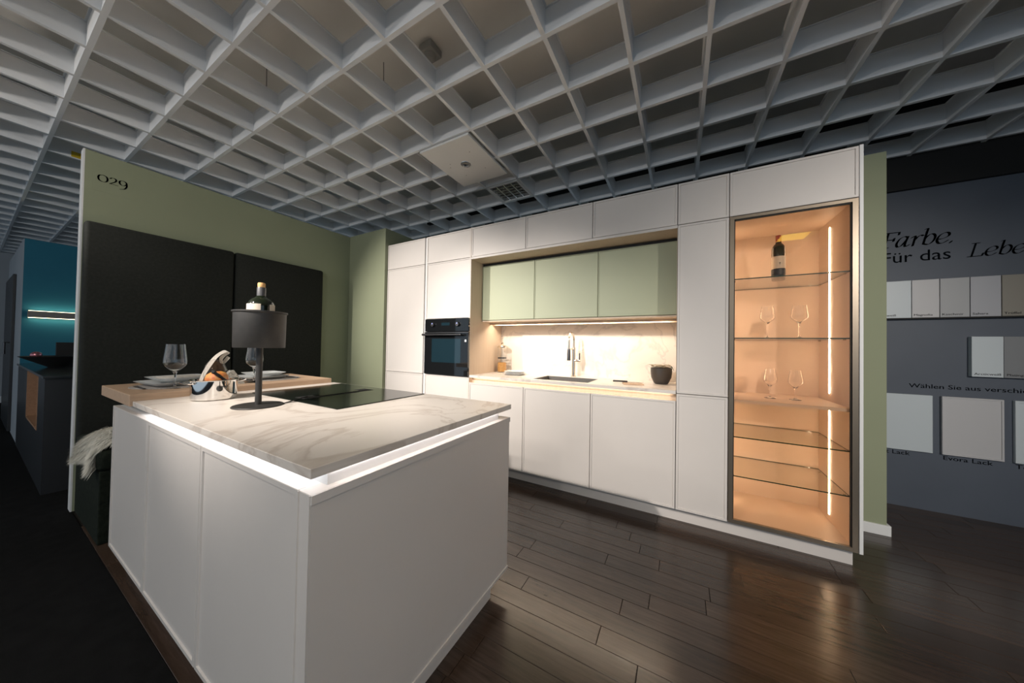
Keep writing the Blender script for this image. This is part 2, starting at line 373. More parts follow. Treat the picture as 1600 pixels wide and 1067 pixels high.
# sage walls of the booth
wall_left = struct(obj('wall_left', box(-0.79, -0.707, -2.035, 0.70, 0, 2.575), 'sage_wall'))
obj('end_strip', box(-0.792, -0.7065, -2.0425, -2.035, 0, 2.577), 'white', wall_left)['label'] = 'white painted end edge of the wall'
n029 = obj('lettering', nib_text('029', 0.108, 0.10, 0.024, 0.1, 0.0, 0.84), 'ink', wall_left, loc=(-0.7055, -1.98, 2.374), rot=(PI/2, 0, PI/2))
n029['label'] = 'black booth number 029'
obj('film', box(-0.707, -0.7062, -2.0, -1.815, 2.30, 2.49), 'sage_wall', wall_left)
wall_corner = struct(obj('wall_corner', box(-0.707, -0.030, -0.038, 0.70, 0, 2.582), 'sage_wall'))
wall_back = struct(obj('wall_back', box(-0.030, 4.236, 0.62, 0.72, 0, 2.583), 'sage_wall'))
obj('return_wall', box(3.93, 4.236, 0.58, 0.62, 0, 2.583), 'sage_wall', wall_back)
bb = struct(obj('baseboard_right', boxes((3.93, 4.252, 0.565, 0.58, 0, 0.068, 0.002), (4.236, 4.252, 0.58, 0.72, 0, 0.068, 0.002)), 'white'))

# grey display wall beyond the booth
GYW = 1.22
wall_right = struct(obj('wall_right', box(3.0, 6.3, GYW, GYW+0.1, 0, 2.52), 'grey_wall'))
obj('header_band', box(-0.6, 6.3, GYW-0.03, GYW+0.1, 2.52, 3.22), 'black', wall_right)
YT = GYW-0.0012
o = obj('lettering', nib_text('Farbe.', 0.18, 0.088, 0.020, 0.35, 0.22, 0.88), 'ink', wall_right, loc=(4.455, YT, 2.068), rot=(PI/2, 0, 0))
o['label'] = 'black slanted serif word Farbe'
text('Für das', wall_right, (4.462, YT, 1.945), 0.122, sx=1.02)['label'] = 'black words Für das'
o = obj('lettering', nib_text('Leben', 0.145, 0.085, 0.020, 0.35, 0.22, 0.92), 'ink', wall_right, loc=(4.905, YT, 1.945), rot=(PI/2, 0, 0))
o['label'] = 'black slanted serif word Leben'
text('Wählen Sie aus verschiedenen Fronten', wall_right, (4.612, YT, 0.945), 0.047, sx=1.22)['label'] = 'small line of black print'
text('t Lack', wall_right, (4.487, YT, 0.408), 0.044, sx=1.2)
text('Evora Lack', wall_right, (4.783, YT, 0.408), 0.044, sx=1.2)
text('Tosca Lack', wall_right, (5.115, YT, 0.408), 0.044, sx=1.2)
M['sw0'] = mat('swatch_cool_white', (0.56, 0.62, 0.65), 0.4); M['sw1'] = mat('swatch_warm_white', (0.52, 0.52, 0.53), 0.4)
M['sw2'] = mat('swatch_pale_grey', (0.38, 0.39, 0.40), 0.4); M['sw3'] = mat('swatch_light_grey', (0.40, 0.41, 0.44), 0.4)
M['sw4'] = mat('swatch_greige', (0.24, 0.225, 0.19), 0.4); M['sw5'] = mat('swatch_mid_grey', (0.21, 0.22, 0.23), 0.4)
ledge = obj('display_ledge', box(4.2, 6.2, GYW-0.035, GYW, 1.484, 1.494), 'black'); tag(ledge, 'thin black ledge under the upper row of colour swatches', 'shelf')
G = 'colour swatches on the upper ledge'
for x0, x1, k, s, lab in ((4.472, 4.613, 'sw0', 'weiß', 'cool white colour swatch beside the green wall edge, on the upper ledge'),
                          (4.617, 4.756, 'sw1', 'Magnolia', 'warm white swatch printed Magnolia on the upper ledge'),
                          (4.760, 4.901, 'sw2', 'Kaschmir', 'pale grey swatch printed Kaschmir on the upper ledge'),
                          (4.905, 5.043, 'sw3', 'Sahara', 'light grey swatch between the pale grey and the greige one, upper ledge'),
                          (5.047, 5.188, 'sw4', 'Trüffel', 'greige swatch at the right end of the upper ledge')):
    t = thing('colour_swatch', lab, 'swatch', ((x0+x1)/2, GYW-0.02, 1.4945), G)
    obj('board', box(-(x1-x0)/2, (x1-x0)/2, -0.009, 0.009, 0, 0.295, 0.001, seg=1), k, t)
    text(s, t, (-(x1-x0)/2+0.008, -0.0097, 0.014), 0.022, 'ink_grey', sx=1.25)
G = 'colour swatches in the lower row'
for x0, x1, k, s, lab in ((4.907, 5.049, 'sw0', 'Arcticweiß', 'cool white swatch printed Arcticweiß in the lower row on the grey wall'),
                          (5.051, 5.193, 'sw5', 'Platingrau', 'mid grey swatch printed Platingrau in the lower row on the grey wall')):
    t = thing('colour_swatch', lab, 'swatch', ((x0+x1)/2, GYW-0.022, 1.051), G)
    obj('board', box(-(x1-x0)/2, (x1-x0)/2, -0.012, 0.022, 0, 0.295, 0.001, seg=1), k, t)
    text(s, t, (-(x1-x0)/2+0.010, -0.0127, 0.014), 0.022, 'ink_grey', sx=1.25)
G = 'sample cabinet fronts'
for x0, x1, k, lab, fr in ((4.437, 4.725, 'sw0', 'smooth cool white sample front beside the green wall edge', 0),
                           (4.772, 5.058, 'sw1', 'sample front with a narrow rim above the words Evora Lack', 0.013),
                           (5.105, 5.391, 'sw0', 'pale sample front cut off by the right edge of the photo', 0.02)):
    t = thing('sample_front', lab, 'sample', ((x0+x1)/2, GYW-0.022, 0.45), G); W = x1-x0
    if fr: obj('board', door_bm(W, 0.441, 0.02, fr), k, t, loc=(-W/2, 0, 0))
    else: obj('board', box(-W/2, W/2, 0, 0.02, 0, 0.441, 0.001, seg=1), k, t)
    obj('spacer', box(-W/2+0.004, W/2-0.004, 0.02, 0.022, 0.004, 0.437), 'black', t)

# neighbouring booth seen past the end of the left wall
wall_far = struct(obj('wall_far_left', box(-5.9, -3.6, -2.11, 1.6, 0, 2.36), 'grey_paint'))
obj('blue_face', box(-3.6, -3.597, -2.108, 1.6, 0, 2.362), 'blue_wall', wall_far)['label'] = 'petrol blue painted face'
side_light_blocker = struct(obj('side_light_blocker', box(6.3, 6.4, -1.5, 1.3, 0, 3.22), 'grey_wall'))  # unseen wall, added to block ambient light and darken the ceiling on the right
wall_end = struct(obj('wall_aisle_end', box(-8.2, -8.0, -7, 2, 0, 3.22), 'grey_paint'))
struct(obj('baseboard_aisle_end', box(-8.0, -7.98, -5, 2, 0, 0.12), 'white'))
dr = struct(obj('door_1', box(-5.75, -4.45, -2.135, -2.11, 0.02, 2.03, 0.004), 'dark_counter'))
obj('door_handle', tube([(-4.6, -2.17, 1.0), (-4.6, -2.17, 1.15), (-4.6, -2.135, 1.15)], 0.01), 'oven_metal', dr)

# ================================================================== KITCHEN RUN
HT, HU, HP, HC = 2.386, 2.0915, 0.0985, 0.924
def unit(name, label, x0, x1, z0, z1, cat='cabinet', y0=0.0225, y1=0.615, group=None, bodym='carcass_shade'):
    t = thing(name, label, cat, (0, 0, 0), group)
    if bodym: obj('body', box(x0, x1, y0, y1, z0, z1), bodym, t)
    return t
t = unit('tall_cabinet', 'tall off-white fridge cabinet with three fronts beside the green corner wall', -0.028, 0.572, 0.1, HT)
door(-0.028, 0.572, 0.0985, 0.899, t); door(-0.028, 0.572, 0.899, HU, t); door(-0.028, 0.572, HU, HT, t)
obj('handle_profile', box(0.574, 0.598, 0.012, 0.03, 0.1, HT, 0.002), 'white', t)['label'] = 'pale vertical grip profile'
# oven column
t = unit('oven_cabinet', 'tall off-white cabinet column that holds the black oven', 0.6, 1.2, 0.1, HT, bodym=None)
obj('body', boxes((0.6, 0.608, 0.0225, 0.615, 0.1, HT), (0.608, 1.18, 0.0225, 0.615, 0.1, 0.905), (0.608, 1.18, 0.0225, 0.615, 1.489, HT), (0.608, 1.18, 0.58, 0.615, 0.905, 1.489)), 'carcass_shade', t)
obj('side_panel', box(1.18, 1.2, 0.003, 0.615, 0.1, HT), 'beige', t)['label'] = 'beige wood side panel facing the sink niche'
door(0.6, 1.2, 0.0985, 0.903, t, 'drawer_front'); door(0.6, 1.2, 1.4905, HU, t); door(0.6, 1.2, HU, HT, t)
ov = thing('oven', 'built-in black glass oven with a bar handle in the tall cabinet', 'oven', (0.9, 0, 0.905))
obj('housing', box(-0.28, 0.275, 0.012, 0.56, 0.005, 0.578), 'black', ov)
obj('control_panel', box(-0.286, 0.297, -0.018, 0.012, 0.452, 0.582, 0.002), 'oven_glass', ov)
dd = obj('oven_door', box(-0.286, 0.297, -0.022, 0.012, 0.002, 0.447, 0.002), 'oven_glass', ov)
obj('window', box(-0.18, 0.205, -0.0226, -0.02, 0.13, 0.375), 'oven_window', dd)
obj('door_trim', box(-0.286, 0.297, -0.0232, -0.02, 0.436, 0.443), 'oven_metal', dd)
hb = bmesh.new(); tube([(-0.28, -0.06, 0.415), (0.24, -0.06, 0.415)], 0.011, 16, hb)
for x in (-0.25, 0.21): tube([(x, -0.06, 0.415), (x, -0.02, 0.415)], 0.008, 10, hb)
obj('handle', hb, 'oven_metal', dd, True)['label'] = 'dark steel bar handle'
for x in (-0.165, 0.165):
    k = obj('knob', tube([(0, 0, 0), (0, -0.006, 0), (0, -0.022, 0)], [0.023, 0.023, 0.020], 24), 'oven_metal', ov, True, loc=(x, -0.018, 0.522))
    obj('indicator_ring', box(-0.004, 0.004, -0.0235, -0.022, 0.004, 0.016), 'led_dot', k)
obj('display', box(-0.055, 0.055, -0.0188, -0.017, 0.512, 0.542), 'oven_window', ov)
obj('sticker', box(0.255, 0.275, -0.0228, -0.021, 0.345, 0.367), 'white_dot', ov)['label'] = 'small white sticker'

# bridge cabinets
G = 'off-white bridge cabinets over the niche'
for x0, lab in ((1.2, 'off-white bridge cabinet above the niche, next to the oven column'), (1.8, 'middle off-white bridge cabinet above the sink niche'),
                (2.4, 'off-white bridge cabinet above the niche, next to the narrow tall cabinet')):
    t = unit('bridge_cabinet', lab, x0, x0+0.6, HU, HT, group=G); door(x0, x0+0.6, HU, HT, t)
sf = obj('soffit_board', box(1.2, 3.0, 0.0, 0.615, HU-0.021, HU-0.001), 'beige'); tag(sf, 'beige board under the bridge cabinets roofing the niche', 'panel')
obj('edge_strip', box(1.2, 3.0, -0.001, 0.0, HU-0.021, HU-0.001), 'lacquer', sf)
# sage wall cabinets
G = 'sage green wall cabinets'
WY = 0.20
for x0, lab in ((1.2, 'sage green wall cabinet nearest the oven column'), (1.8, 'middle sage green wall cabinet above the faucet'),
                (2.4, 'sage green wall cabinet above the dark bowl')):
    t = unit('wall_cabinet', lab, x0, x0+0.6, 1.475, 2.066, y0=WY+0.0225, group=G, bodym='sage_gloss')
    door(x0, x0+0.6, 1.478, 2.045, t, 'door', 'sage_gloss', y=WY, frame=0.008)
    obj('top_gap_strip', box(x0, x0+0.6, WY+0.014, WY+0.0225, 2.045, 2.066), 'dark_gap', t)
bb_ = obj('light_board', boxes((1.2, 2.998, WY+0.005, 0.6, 1.4635, 1.4745), (1.2, 2.998, 0.42, 0.432, 1.438, 1.4635), (1.2, 2.998, 0.362, 0.370, 1.443, 1.4635)), 'beige')
tag(bb_, 'beige underboard of the sage wall cabinets with a light strip', 'light')
obj('led_strip', box(1.24, 2.96, 0.385, 0.397, 1.457, 1.462), 'led_warm', bb_)['label'] = 'glowing warm light strip'
obj('cable', tube([(1.27+0.012*i, 0.50, 1.455-0.018*math.sin(PI*i/16)) for i in range(17)], 0.002, 6), 'black', bb_, True)
area('niche_strip_light', (2.1, 0.391, 1.4555), (0, 0, 0), 1.7, 0.014, 4.4, (1.0, 0.83, 0.64))
# splashback and worktop
sp = obj('splashback', box(1.2, 3.0, 0.603, 0.615, HC, 1.462), 'splash'); tag(sp, 'cream marble splashback behind the sink', 'splashback')
def slab_hole(x0, x1, y0, y1, z0, z1, hx0, hx1, hy0, hy1):
    return boxes((x0, hx0, y0, y1, z0, z1), (hx1, x1, y0, y1, z0, z1), (hx0, hx1, y0, hy0, z0, z1), (hx0, hx1, hy1, y1, z0, z1))
wt = obj('worktop', slab_hole(1.2005, 2.998, 0.0, 0.6025, HC-0.024, HC, 1.85, 2.36, 0.085, 0.445), 'marble'); tag(wt, 'marble worktop of the sink run with bright lit back', 'worktop')
G = 'off-white base cabinets under the sink worktop'
for x0, lab in ((1.2, 'off-white base cabinet next to the oven column, half hidden by the island'), (1.8, 'middle off-white base cabinet under the sink'),
                (2.4, 'off-white base cabinet under the dark bowl')):
    t = unit('base_cabinet', lab, x0, x0+0.6, 0.1, 0.845, group=G, bodym=None)
    if x0 == 1.8: obj('body', boxes((x0, x0+0.6, 0.0225, 0.615, 0.1, 0.68), (x0, x0+0.6, 0.0225, 0.055, 0.68, 0.845)), 'carcass_shade', t)
    else: obj('body', box(x0, x0+0.6, 0.0225, 0.615, 0.1, 0.845), 'carcass_shade', t)
    door(x0, x0+0.6, HP, 0.853, t)
ch = obj('grip_channel', boxes((1.2, 3.0, 0.055, 0.075, 0.8455, 0.8995), (1.2, 3.0, 0.022, 0.055, 0.8455, 0.849)), 'beige'); tag(ch, 'lit beige grip channel between worktop and base cabinet fronts', 'profile')
obj('led_strip', box(1.23, 2.97, 0.040, 0.052, 0.8968, 0.8995), 'led_channel', ch)
# sink
sk = thing('sink', 'anthracite sink sunk into the marble worktop', 'sink', (2.105, 0.265, HC))
bm = bmesh.new(); X, Y, D, T = 0.255, 0.18, -0.17, 0.012
box(-X, X, -Y, Y, D-T, D, bm=bm); box(-X, -X+T, -Y, Y, D, -0.001, bm=bm); box(X-T, X, -Y, Y, D, -0.001, bm=bm)
box(-X+T, X-T, -Y, -Y+T, D, -0.001, bm=bm); box(-X+T, X-T, Y-T, Y, D, -0.001, bm=bm)
obj('basin', bm, 'anthracite', sk)
obj('drain', lathe([(0, D+0.003), (0.03, D+0.003), (0.045, D+0.001), (0.045, D)], 24), 'chrome', sk, True)
obj('overflow', boxes((0.04, 0.10, Y-T-0.003, Y-T, -0.065, -0.050), ), 'chrome', sk)['label'] = 'small steel overflow plate'
# faucet
fx, fy = 2.10, 0.505
ft = thing('faucet', 'tall steel pull-out faucet arching over the sink', 'faucet', (fx, fy, HC))
obj('base', lathe([(0, 0), (0.026, 0), (0.026, 0.01), (0.02, 0.014), (0, 0.014)], 24), 'steel', ft, True)
obj('post', tube([(0, 0, 0.012), (0, 0, 0.29)], 0.017, 20), 'steel', ft, True)
arc = [(0, 0, 0.285), (0, 0, 0.34)] + [(0, -0.075+0.075*math.cos(a), 0.355+0.075*math.sin(a)) for a in [PI*i/16 for i in range(17)]] + [(0, -0.15, 0.335), (0, -0.152, 0.27)]
obj('spout', tube(arc, 0.0105, 14), 'steel', ft, True)
obj('spray_head', tube([(0, -0.152, 0.275), (0, -0.152, 0.26), (0, -0.152, 0.165)], [0.0125, 0.015, 0.017], 18), 'oven_metal', ft, True)
obj('holder_arm', tube([(0, 0, 0.275), (0, -0.15, 0.275)], 0.009, 10), 'steel', ft, True)
lv = obj('lever', tube([(0, 0, 0.16), (0.065, 0, 0.16)], 0.013, 14), 'steel', ft, True)
obj('lever_pin', tube([(0.058, 0, 0.165), (0.058, 0, 0.235)], 0.006, 10), 'oven_metal', lv, True)
# narrow tall cabinet
t = unit('tall_cabinet', 'narrow tall off-white cabinet between the niche and the glass display cabinet', 3.0, 3.3, 0.1, HT)
door(3.0, 3.3, HP, 0.905, t); door(3.0, 3.3, 0.905, HU, t); door(3.0, 3.3, HU, HT, t)
obj('side_panel', box(2.9985, 3.0, 0.003, 0.6, HC+0.0015, HU-0.022), 'beige', t)
# plinth
pl = struct(obj('trim_1', box(-0.02, 3.895, 0.06, 0.08, 0.0, 0.098), 'lacquer'))

# display cabinet
vt = thing('display_cabinet', 'bronze framed glass display cabinet glowing warm inside, at the right end of the run', 'cabinet', (0, 0, 0))
zi0, zi1 = 0.125, 2.075; xl, xr, yb = 3.325, 3.876, 0.492
obj('body', boxes((3.3, xl, 0.0225, 0.6, 0.1, HU), (xr, 3.9, 0.0225, 0.6, 0.1, HU), (xl, xr, yb, 0.6, 0.1, HU), (xl, xr, 0.0225, yb, 0.1, zi0), (xl, xr, 0.0225, yb, zi1, HU)), 'vitrine', vt)
obj('upper_box', box(3.3, 3.9, 0.0225, 0.615, HU, HT), 'carcass_shade', vt)
door(3.3, 3.9, HU, HT, vt)['label'] = 'off-white flap above the glass door'
obj('end_panel', box(3.901, 3.9165, 0.0, 0.615, HP, 2.388, 0.001, seg=1), 'white', vt)['label'] = 'thin white end panel'
fo = (3.303, 3.897, 0.101, 2.088); fw = 0.024
gd = obj('door_frame', boxes((fo[0], fo[0]+fw, 0, 0.021, fo[2], fo[3]), (fo[1]-fw, fo[1], 0, 0.021, fo[2], fo[3]), (fo[0]+fw, fo[1]-fw, 0, 0.021, fo[2], fo[2]+fw), (fo[0]+fw, fo[1]-fw, 0, 0.021, fo[3]-fw+0.006, fo[3])), 'bronze', vt)
gd['label'] = 'bronze door frame'
obj('seal', boxes((fo[0]+fw, fo[0]+fw+0.005, 0.006, 0.02, fo[2]+fw, fo[3]-fw+0.006), (fo[1]-fw-0.005, fo[1]-fw, 0.006, 0.02, fo[2]+fw, fo[3]-fw+0.006), (fo[0]+fw, fo[1]-fw, 0.006, 0.02, fo[3]-fw-0.002, fo[3]-fw+0.006)), 'black', gd)
obj('pane', box(fo[0]+fw, fo[1]-fw, 0.010, 0.014, fo[2]+fw, fo[3]-fw+0.006), 'pane', gd)['label'] = 'clear tinted glass pane'
for z in (1.678, 1.291, 0.646, 0.392):
    bm = box(xl+0.002, xr-0.002, 0.03, yb-0.005, z, z+0.007)
    bm.normal_update()
    for f in bm.faces: f.material_index = 0 if abs(f.normal.z) > 0.5 else 1
    s = obj('glass_shelf', bm, ['shelf_glass', 'shelf_edge'], vt)
    for x in (xl+0.006, xr-0.006):
        for y in (0.07, 0.44): obj('shelf_pin', tube([(x, y, z-0.004), (x+(0.012 if x < 3.5 else -0.012), y, z-0.004)], 0.004, 8), 'steel', s)
obj('mid_shelf', box(xl, xr, 0.028, yb, 0.874, 0.894), 'vitrine', vt)['label'] = 'solid middle shelf'
for zz0, zz1 in ((0.945, 2.03), (0.165, 0.85)):
    obj('led_strip', box(xr-0.004, xr-0.0005, 0.308, 0.3145, zz0, zz1), 'led_vit', vt)['label'] = 'glowing vertical light strip'
    obj('led_strip', box(xl+0.0005, xl+0.004, 0.306, 0.316, zz0, zz1), 'led_vit', vt)

# ================================================================== ISLAND
IX0, IX1, IY0, IY1, IB = 0.3265, 2.2688, -2.0269, -1.0758, 0.8562
isl = thing('kitchen_island', 'greige kitchen island body with three front doors and a lit ledge', 'kitchen island', (0, 0, 0))
obj('body', box(IX0+0.002, IX1-0.024, IY0+0.024, IY1, 0.1, IB-0.004), 'carcass_shade', isl)
for a, b in ((IX0, 0.958), (0.958, 1.584), (1.584, 2.213)):
    obj('door', door_bm(b-a-0.005, IB-0.1, 0.022, 0.02), 'lacquer', isl, loc=(a+0.0025, IY0, 0.1))
ep = obj('end_panel', box(2.2155, IX1, IY0, IY1, 0.1, IB, 0.0015, seg=1), 'lacquer', isl); ep['label'] = 'smooth greige end panel'
obj('corner_rim', boxes((2.2155, 2.2185, IY0-0.0035, IY0, 0.1, IB), (2.2655, 2.2688, IY0-0.0035, IY0, 0.1, IB)), 'lacquer', isl)
for za, zb in ((IB-0.022, IB), (0.1, 0.112)): obj('rim', box(IX1, IX1+0.004, IY0, IY1, za, zb), 'lacquer', isl)
obj('ledge_cap', box(IX0+0.002, IX1-0.002, IY0+0.003, IY1-0.002, IB-0.004, IB-0.001), 'white', isl)
obj('core', box(IX0+0.05, 2.2445, IY0+0.052, IY1-0.07, IB-0.001, 0.8995), 'white', isl)['label'] = 'recessed channel under the worktop'
obj('plinth', box(IX0+0.05, 2.232, IY0+0.06, -1.17, 0.0, 0.1), 'lacquer', isl)
obj('led_strip', box(0.78, 2.235, IY0+0.036, IY0+0.046, 0.893, 0.8995), 'led_white', isl)['label'] = 'glowing white light strip'
obj('led_strip', box(2.2455, 2.2515, IY0+0.055, IY1-0.07, 0.893, 0.8995), 'led_soft', isl)
it = obj('island_worktop', box(0.7625, 2.281, -2.0357, -1.083, 0.90, HC, 0.0012, seg=1), 'marble'); tag(it, 'veined marble worktop of the island around the black hob', 'worktop')
tb = obj('dining_table', box(0.172, 0.762, -2.046, -1.098, 0.9005, 0.955, 0.002, seg=1), 'oak'); tag(tb, 'thick light oak table top joined to the island, set for two', 'table')
hbx = thing('induction_hob', 'flush black glass hob with a central extractor slot in the island', 'hob', (1.305, -1.367, HC))
obj('glass_plate', box(-0.4035, 0.4035, -0.262, 0.262, 0.0005, 0.0045, 0.0012, seg=1), 'hob', hbx)
slot = obj('extractor_slot', box(-0.045, 0.045, -0.215, 0.185, 0.0045, 0.0052), 'black', hbx)
obj('slot_cover', box(-0.032, 0.032, -0.13, 0.10, 0.0052, 0.0085, 0.001, seg=1), 'hob', hbx)
obj('slot_grip', box(-0.02, 0.02, -0.195, -0.145, 0.0052, 0.007), 'oven_metal', hbx)

# ================================================================== SEATING CORNER
def cushion_bm(x0, x1, y0, y1, z0, z1, r=0.03):
    return box(x0, x1, y0, y1, z0, z1, r, seg=4)
G = 'black upholstered wall panels'
for y0, y1, lab in ((-2.034, -1.214, 'black upholstered wall panel nearest the booth number'), (-1.207, -0.405, 'black upholstered wall panel nearest the corner, behind the lamp')):
    t = thing('wall_panel', lab, 'wall panel', (-0.707, (y0+y1)/2, 0), G)
    obj('upholstery', cushion_bm(0.001, 0.085, -(y1-y0)/2, (y1-y0)/2, 0.42, 2.052, 0.022), 'black_fabric', t, True)
bn = thing('bench', 'black upholstered bench along the green wall', 'bench', (-0.28, -1.2, 0))
obj('base', box(-0.425, 0.32, -0.825, 0.79, 0.0, 0.43, 0.006), 'bench_fabric', bn)
obj('seat_cushion', cushion_bm(-0.425, 0.33, -0.835, 0.80, 0.43, 0.55, 0.03), 'bench_fabric', bn, True)
# sheepskin: a draped pelt with tufts of wool
fu = thing('sheepskin', 'white long-haired sheepskin draped over the end of the black bench', 'sheepskin', (-0.20, -1.868, 0.552))
def pelt(u, v):
    """u across the bench depth, v from the wall end of the bench and down over its end."""
    x = -0.30 + 0.50*u
    run = v*0.50
    if run < 0.30: y, z = 0.24-run, 0.035
    else:
        a = (run-0.30)/0.09
        if a < PI/2: y, z = -0.06-0.09*math.sin(a), -0.055+0.09*math.cos(a)
        else: y, z = -0.15, -0.055-(run-0.30-0.1414)
    z += 0.025*math.sin(5*u+1)*math.cos(4*v) + 0.03*math.sin(PI*u)
    y -= 0.02*math.sin(7*u)*v
    return Vector((x, y, z))
bm = bmesh.new(); NU, NV = 20, 20
vs = [[bm.verts.new(pelt(i/NU, j/NV)) for i in range(NU+1)] for j in range(NV+1)]
for j in range(NV):
    for i in range(NU): bm.faces.new((vs[j][i], vs[j][i+1], vs[j+1][i+1], vs[j+1][i]))
r = bmesh.ops.solidify(bm, geom=bm.faces[:], thickness=0.012)
obj('pelt', bm, 'fur', fu, True)
bm = bmesh.new()
for k in range(12000):
    u, v = random.random(), random.random()
    if random.random() < 0.25: u = random.choice((random.uniform(0, .06), random.uniform(.94, 1)))
    elif random.random() < 0.3: v = random.uniform(0.93, 1)
    p = pelt(u, v); du = (pelt(min(u+.02, 1.02), v)-pelt(u-.02, v)); dv = (pelt(u, v+.02)-pelt(u, v-.02))
    n = du.cross(dv).normalized()
    if n.z < -0.2 or n.y > 0.5: n = -n
    if v > .5 and n.y > 0: n = -n
    d = (n*0.5 + Vector((random.uniform(-.5, .5)+(u-.5)*1.1, random.uniform(-.7, .1)-(0.3 if v > .4 else 0), random.uniform(-.35, .1)-0.55*v))).normalized()
    L = random.uniform(0.035, 0.065); s = d.cross(Vector((0, 0, 1)))
    s = (s.normalized() if s.length > .1 else Vector((1, 0, 0)))*random.uniform(.0014, .003)
    m1 = p+d*L*.55+Vector((0, 0, .004)); tip = p+d*L+Vector((0, -.004, -.016))
    a, b, c, e, f = (bm.verts.new(q) for q in (p-s, p+s, m1+s*.8, m1-s*.8, tip))
    bm.faces.new((a, b, c, e)); bm.faces.new((e, c, f))
tag(obj('wool', bm, 'fur', fu), 'long white wool', kind='stuff')

# ================================================================== TABLE SETTING
TZ = 0.955
def wine_glass_bm(h, r, rim, stem, foot):
    t = 0.0012
    out = [(0.0005, 0.0), (foot, 0.0), (foot, 0.0015), (foot*0.5, 0.004), (0.006, 0.010), (0.0040, 0.03), (0.0040, stem*0.85), (0.006, stem)]
    H = h-stem; zb = stem
    bowl = [(0.22*r, zb+0.06*H), (0.55*r, zb+0.16*H), (0.84*r, zb+0.255*H), (0.97*r, zb+0.325*H), (r, zb+0.39*H), (0.975*r, zb+0.50*H), (rim+0.42*(r-rim), zb+0.75*H), (rim, h)]
    inner = [(q-t, z) for q, z in bowl[::-1]]
    return lathe(out+bowl+inner+[(0.0, zb+0.03*H)], 40)
def wine_glass(label, x, y, z, h=0.235, r=0.048, rim=0.037, stem=0.085, foot=0.038, group=None, proto=None):
    o = obj('wine_glass', wine_glass_bm(h, r, rim, stem, foot), 'glass', None, True, loc=(x, y, z)); tag(o, label, 'glass', group); return o
def plate_bm(a, h, rim=0.016, rc=0.03):
    """Square plate with rounded corners and a lifted rim, local origin at its foot."""
    def ring(s, z, k=5):
        q = s/2; rr = min(rc, q*0.5); P = []
        for cx, cy, a0 in ((q-rr, q-rr, 0), (-q+rr, q-rr, 90), (-q+rr, -q+rr, 180), (q-rr, -q+rr, 270)):
            for i in range(k): an = math.radians(a0+90*i/(k-1)); P.append((cx+rr*math.cos(an), cy+rr*math.sin(an), z))
        return P
    bm = bmesh.new(); R = [ring(a*0.62, 0), ring(a*0.72, 0.002), ring(a*0.99, h-0.002), ring(a, h), ring(a*0.97, h), ring(a*0.74, 0.006), ring(a*0.6, 0.0045)]
    L = [[bm.verts.new(p) for p in r_] for r_ in R]; n = len(L[0])
    for p, q in zip(L, L[1:]):
        for i in range(n): bm.faces.new((p[i], p[(i+1) % n], q[(i+1) % n], q[i]))
    bm.faces.new(L[0][::-1]); bm.faces.new(L[-1]); return bm
def plate(label, x, y, z, a, h, rz, group): 
    o = obj('plate', plate_bm(a, h), 'porcelain', None, True, loc=(x, y, z), rot=(0, 0, rz)); tag(o, label, 'plate', group); return o
G = 'woven round placemats'
for y, lab in ((-1.818, 'round grey placemat under the plates at the near table end'), (-1.362, 'round grey placemat under the plates at the far table end')):
    o = obj('placemat', lathe([(0, 0), (0.178, 0), (0.180, 0.001), (0.178, 0.003), (0, 0.003)], 48), 'mat_grey', None, True, loc=(0.455, y, TZ)); tag(o, lab, 'placemat', G)
z0 = TZ+0.003; G = 'white porcelain plates on the table'
plate('larger white plate under the smaller one at the near table end', 0.43, -1.82, z0, 0.265, 0.024, 0.12, G)
plate('smaller white plate on top of the stack at the near table end', 0.43, -1.80, z0+0.0245, 0.235, 0.022, 0.1, G)
plate('larger white plate under the smaller one at the far table end', 0.43, -1.405, z0, 0.262, 0.022, 0.05, G)
plate('smaller white plate on top of the stack at the far table end', 0.43, -1.385, z0+0.0225, 0.205, 0.020, 0.03, G)
nk = obj('folded_napkin', boxes((-0.07, 0.07, -0.085, 0.085, 0, 0.008, 0.003), (-0.062, 0.066, -0.078, 0.08, 0.0078, 0.016, 0.003)), 'napkin', None, True, loc=(0.42, -1.80, z0+0.0312), rot=(0, 0, 0.1))
tag(nk, 'folded white napkin lying on the near plates', 'napkin')
# peaked dotted napkin
bm = bmesh.new(); pts = [(-0.055, -0.06, 0), (0.055, -0.05, 0), (0.05, 0.055, 0), (-0.05, 0.06, 0)]; apex = (0.0, 0.005, 0.085)
base = [bm.verts.new(p) for p in pts]; mid = [bm.verts.new((p[0]*0.55+0.004*(i % 2), p[1]*0.6, 0.04+0.012*(i % 2))) for i, p in enumerate(pts)]; top = [bm.verts.new((p[0]*0.16, p[1]*0.2+0.005, 0.083-0.004*(i % 3))) for i, p in enumerate(pts)]
for A, B in ((base, mid), (mid, top)):
    for i in range(4): bm.faces.new((A[i], A[(i+1) % 4], B[(i+1) % 4], B[i]))
bm.faces.new(base[::-1]); bm.faces.new(top)
pn = obj('peaked_napkin', bm, 'pattern_napkin', None, True, loc=(0.60, -1.625, TZ)); tag(pn, 'dotted grey napkin folded into a peak behind the steel pot', 'napkin')
G = 'wine glasses on the table'
wine_glass('large wine glass standing by the near plates on the oak table', 0.60, -1.862, TZ, 0.24, 0.0475, 0.038, 0.08, 0.037, G)
wine_glass('large wine glass standing by the far plates behind the lamp stem', 0.62, -1.515, TZ, 0.235, 0.047, 0.037, 0.085, 0.037, G)
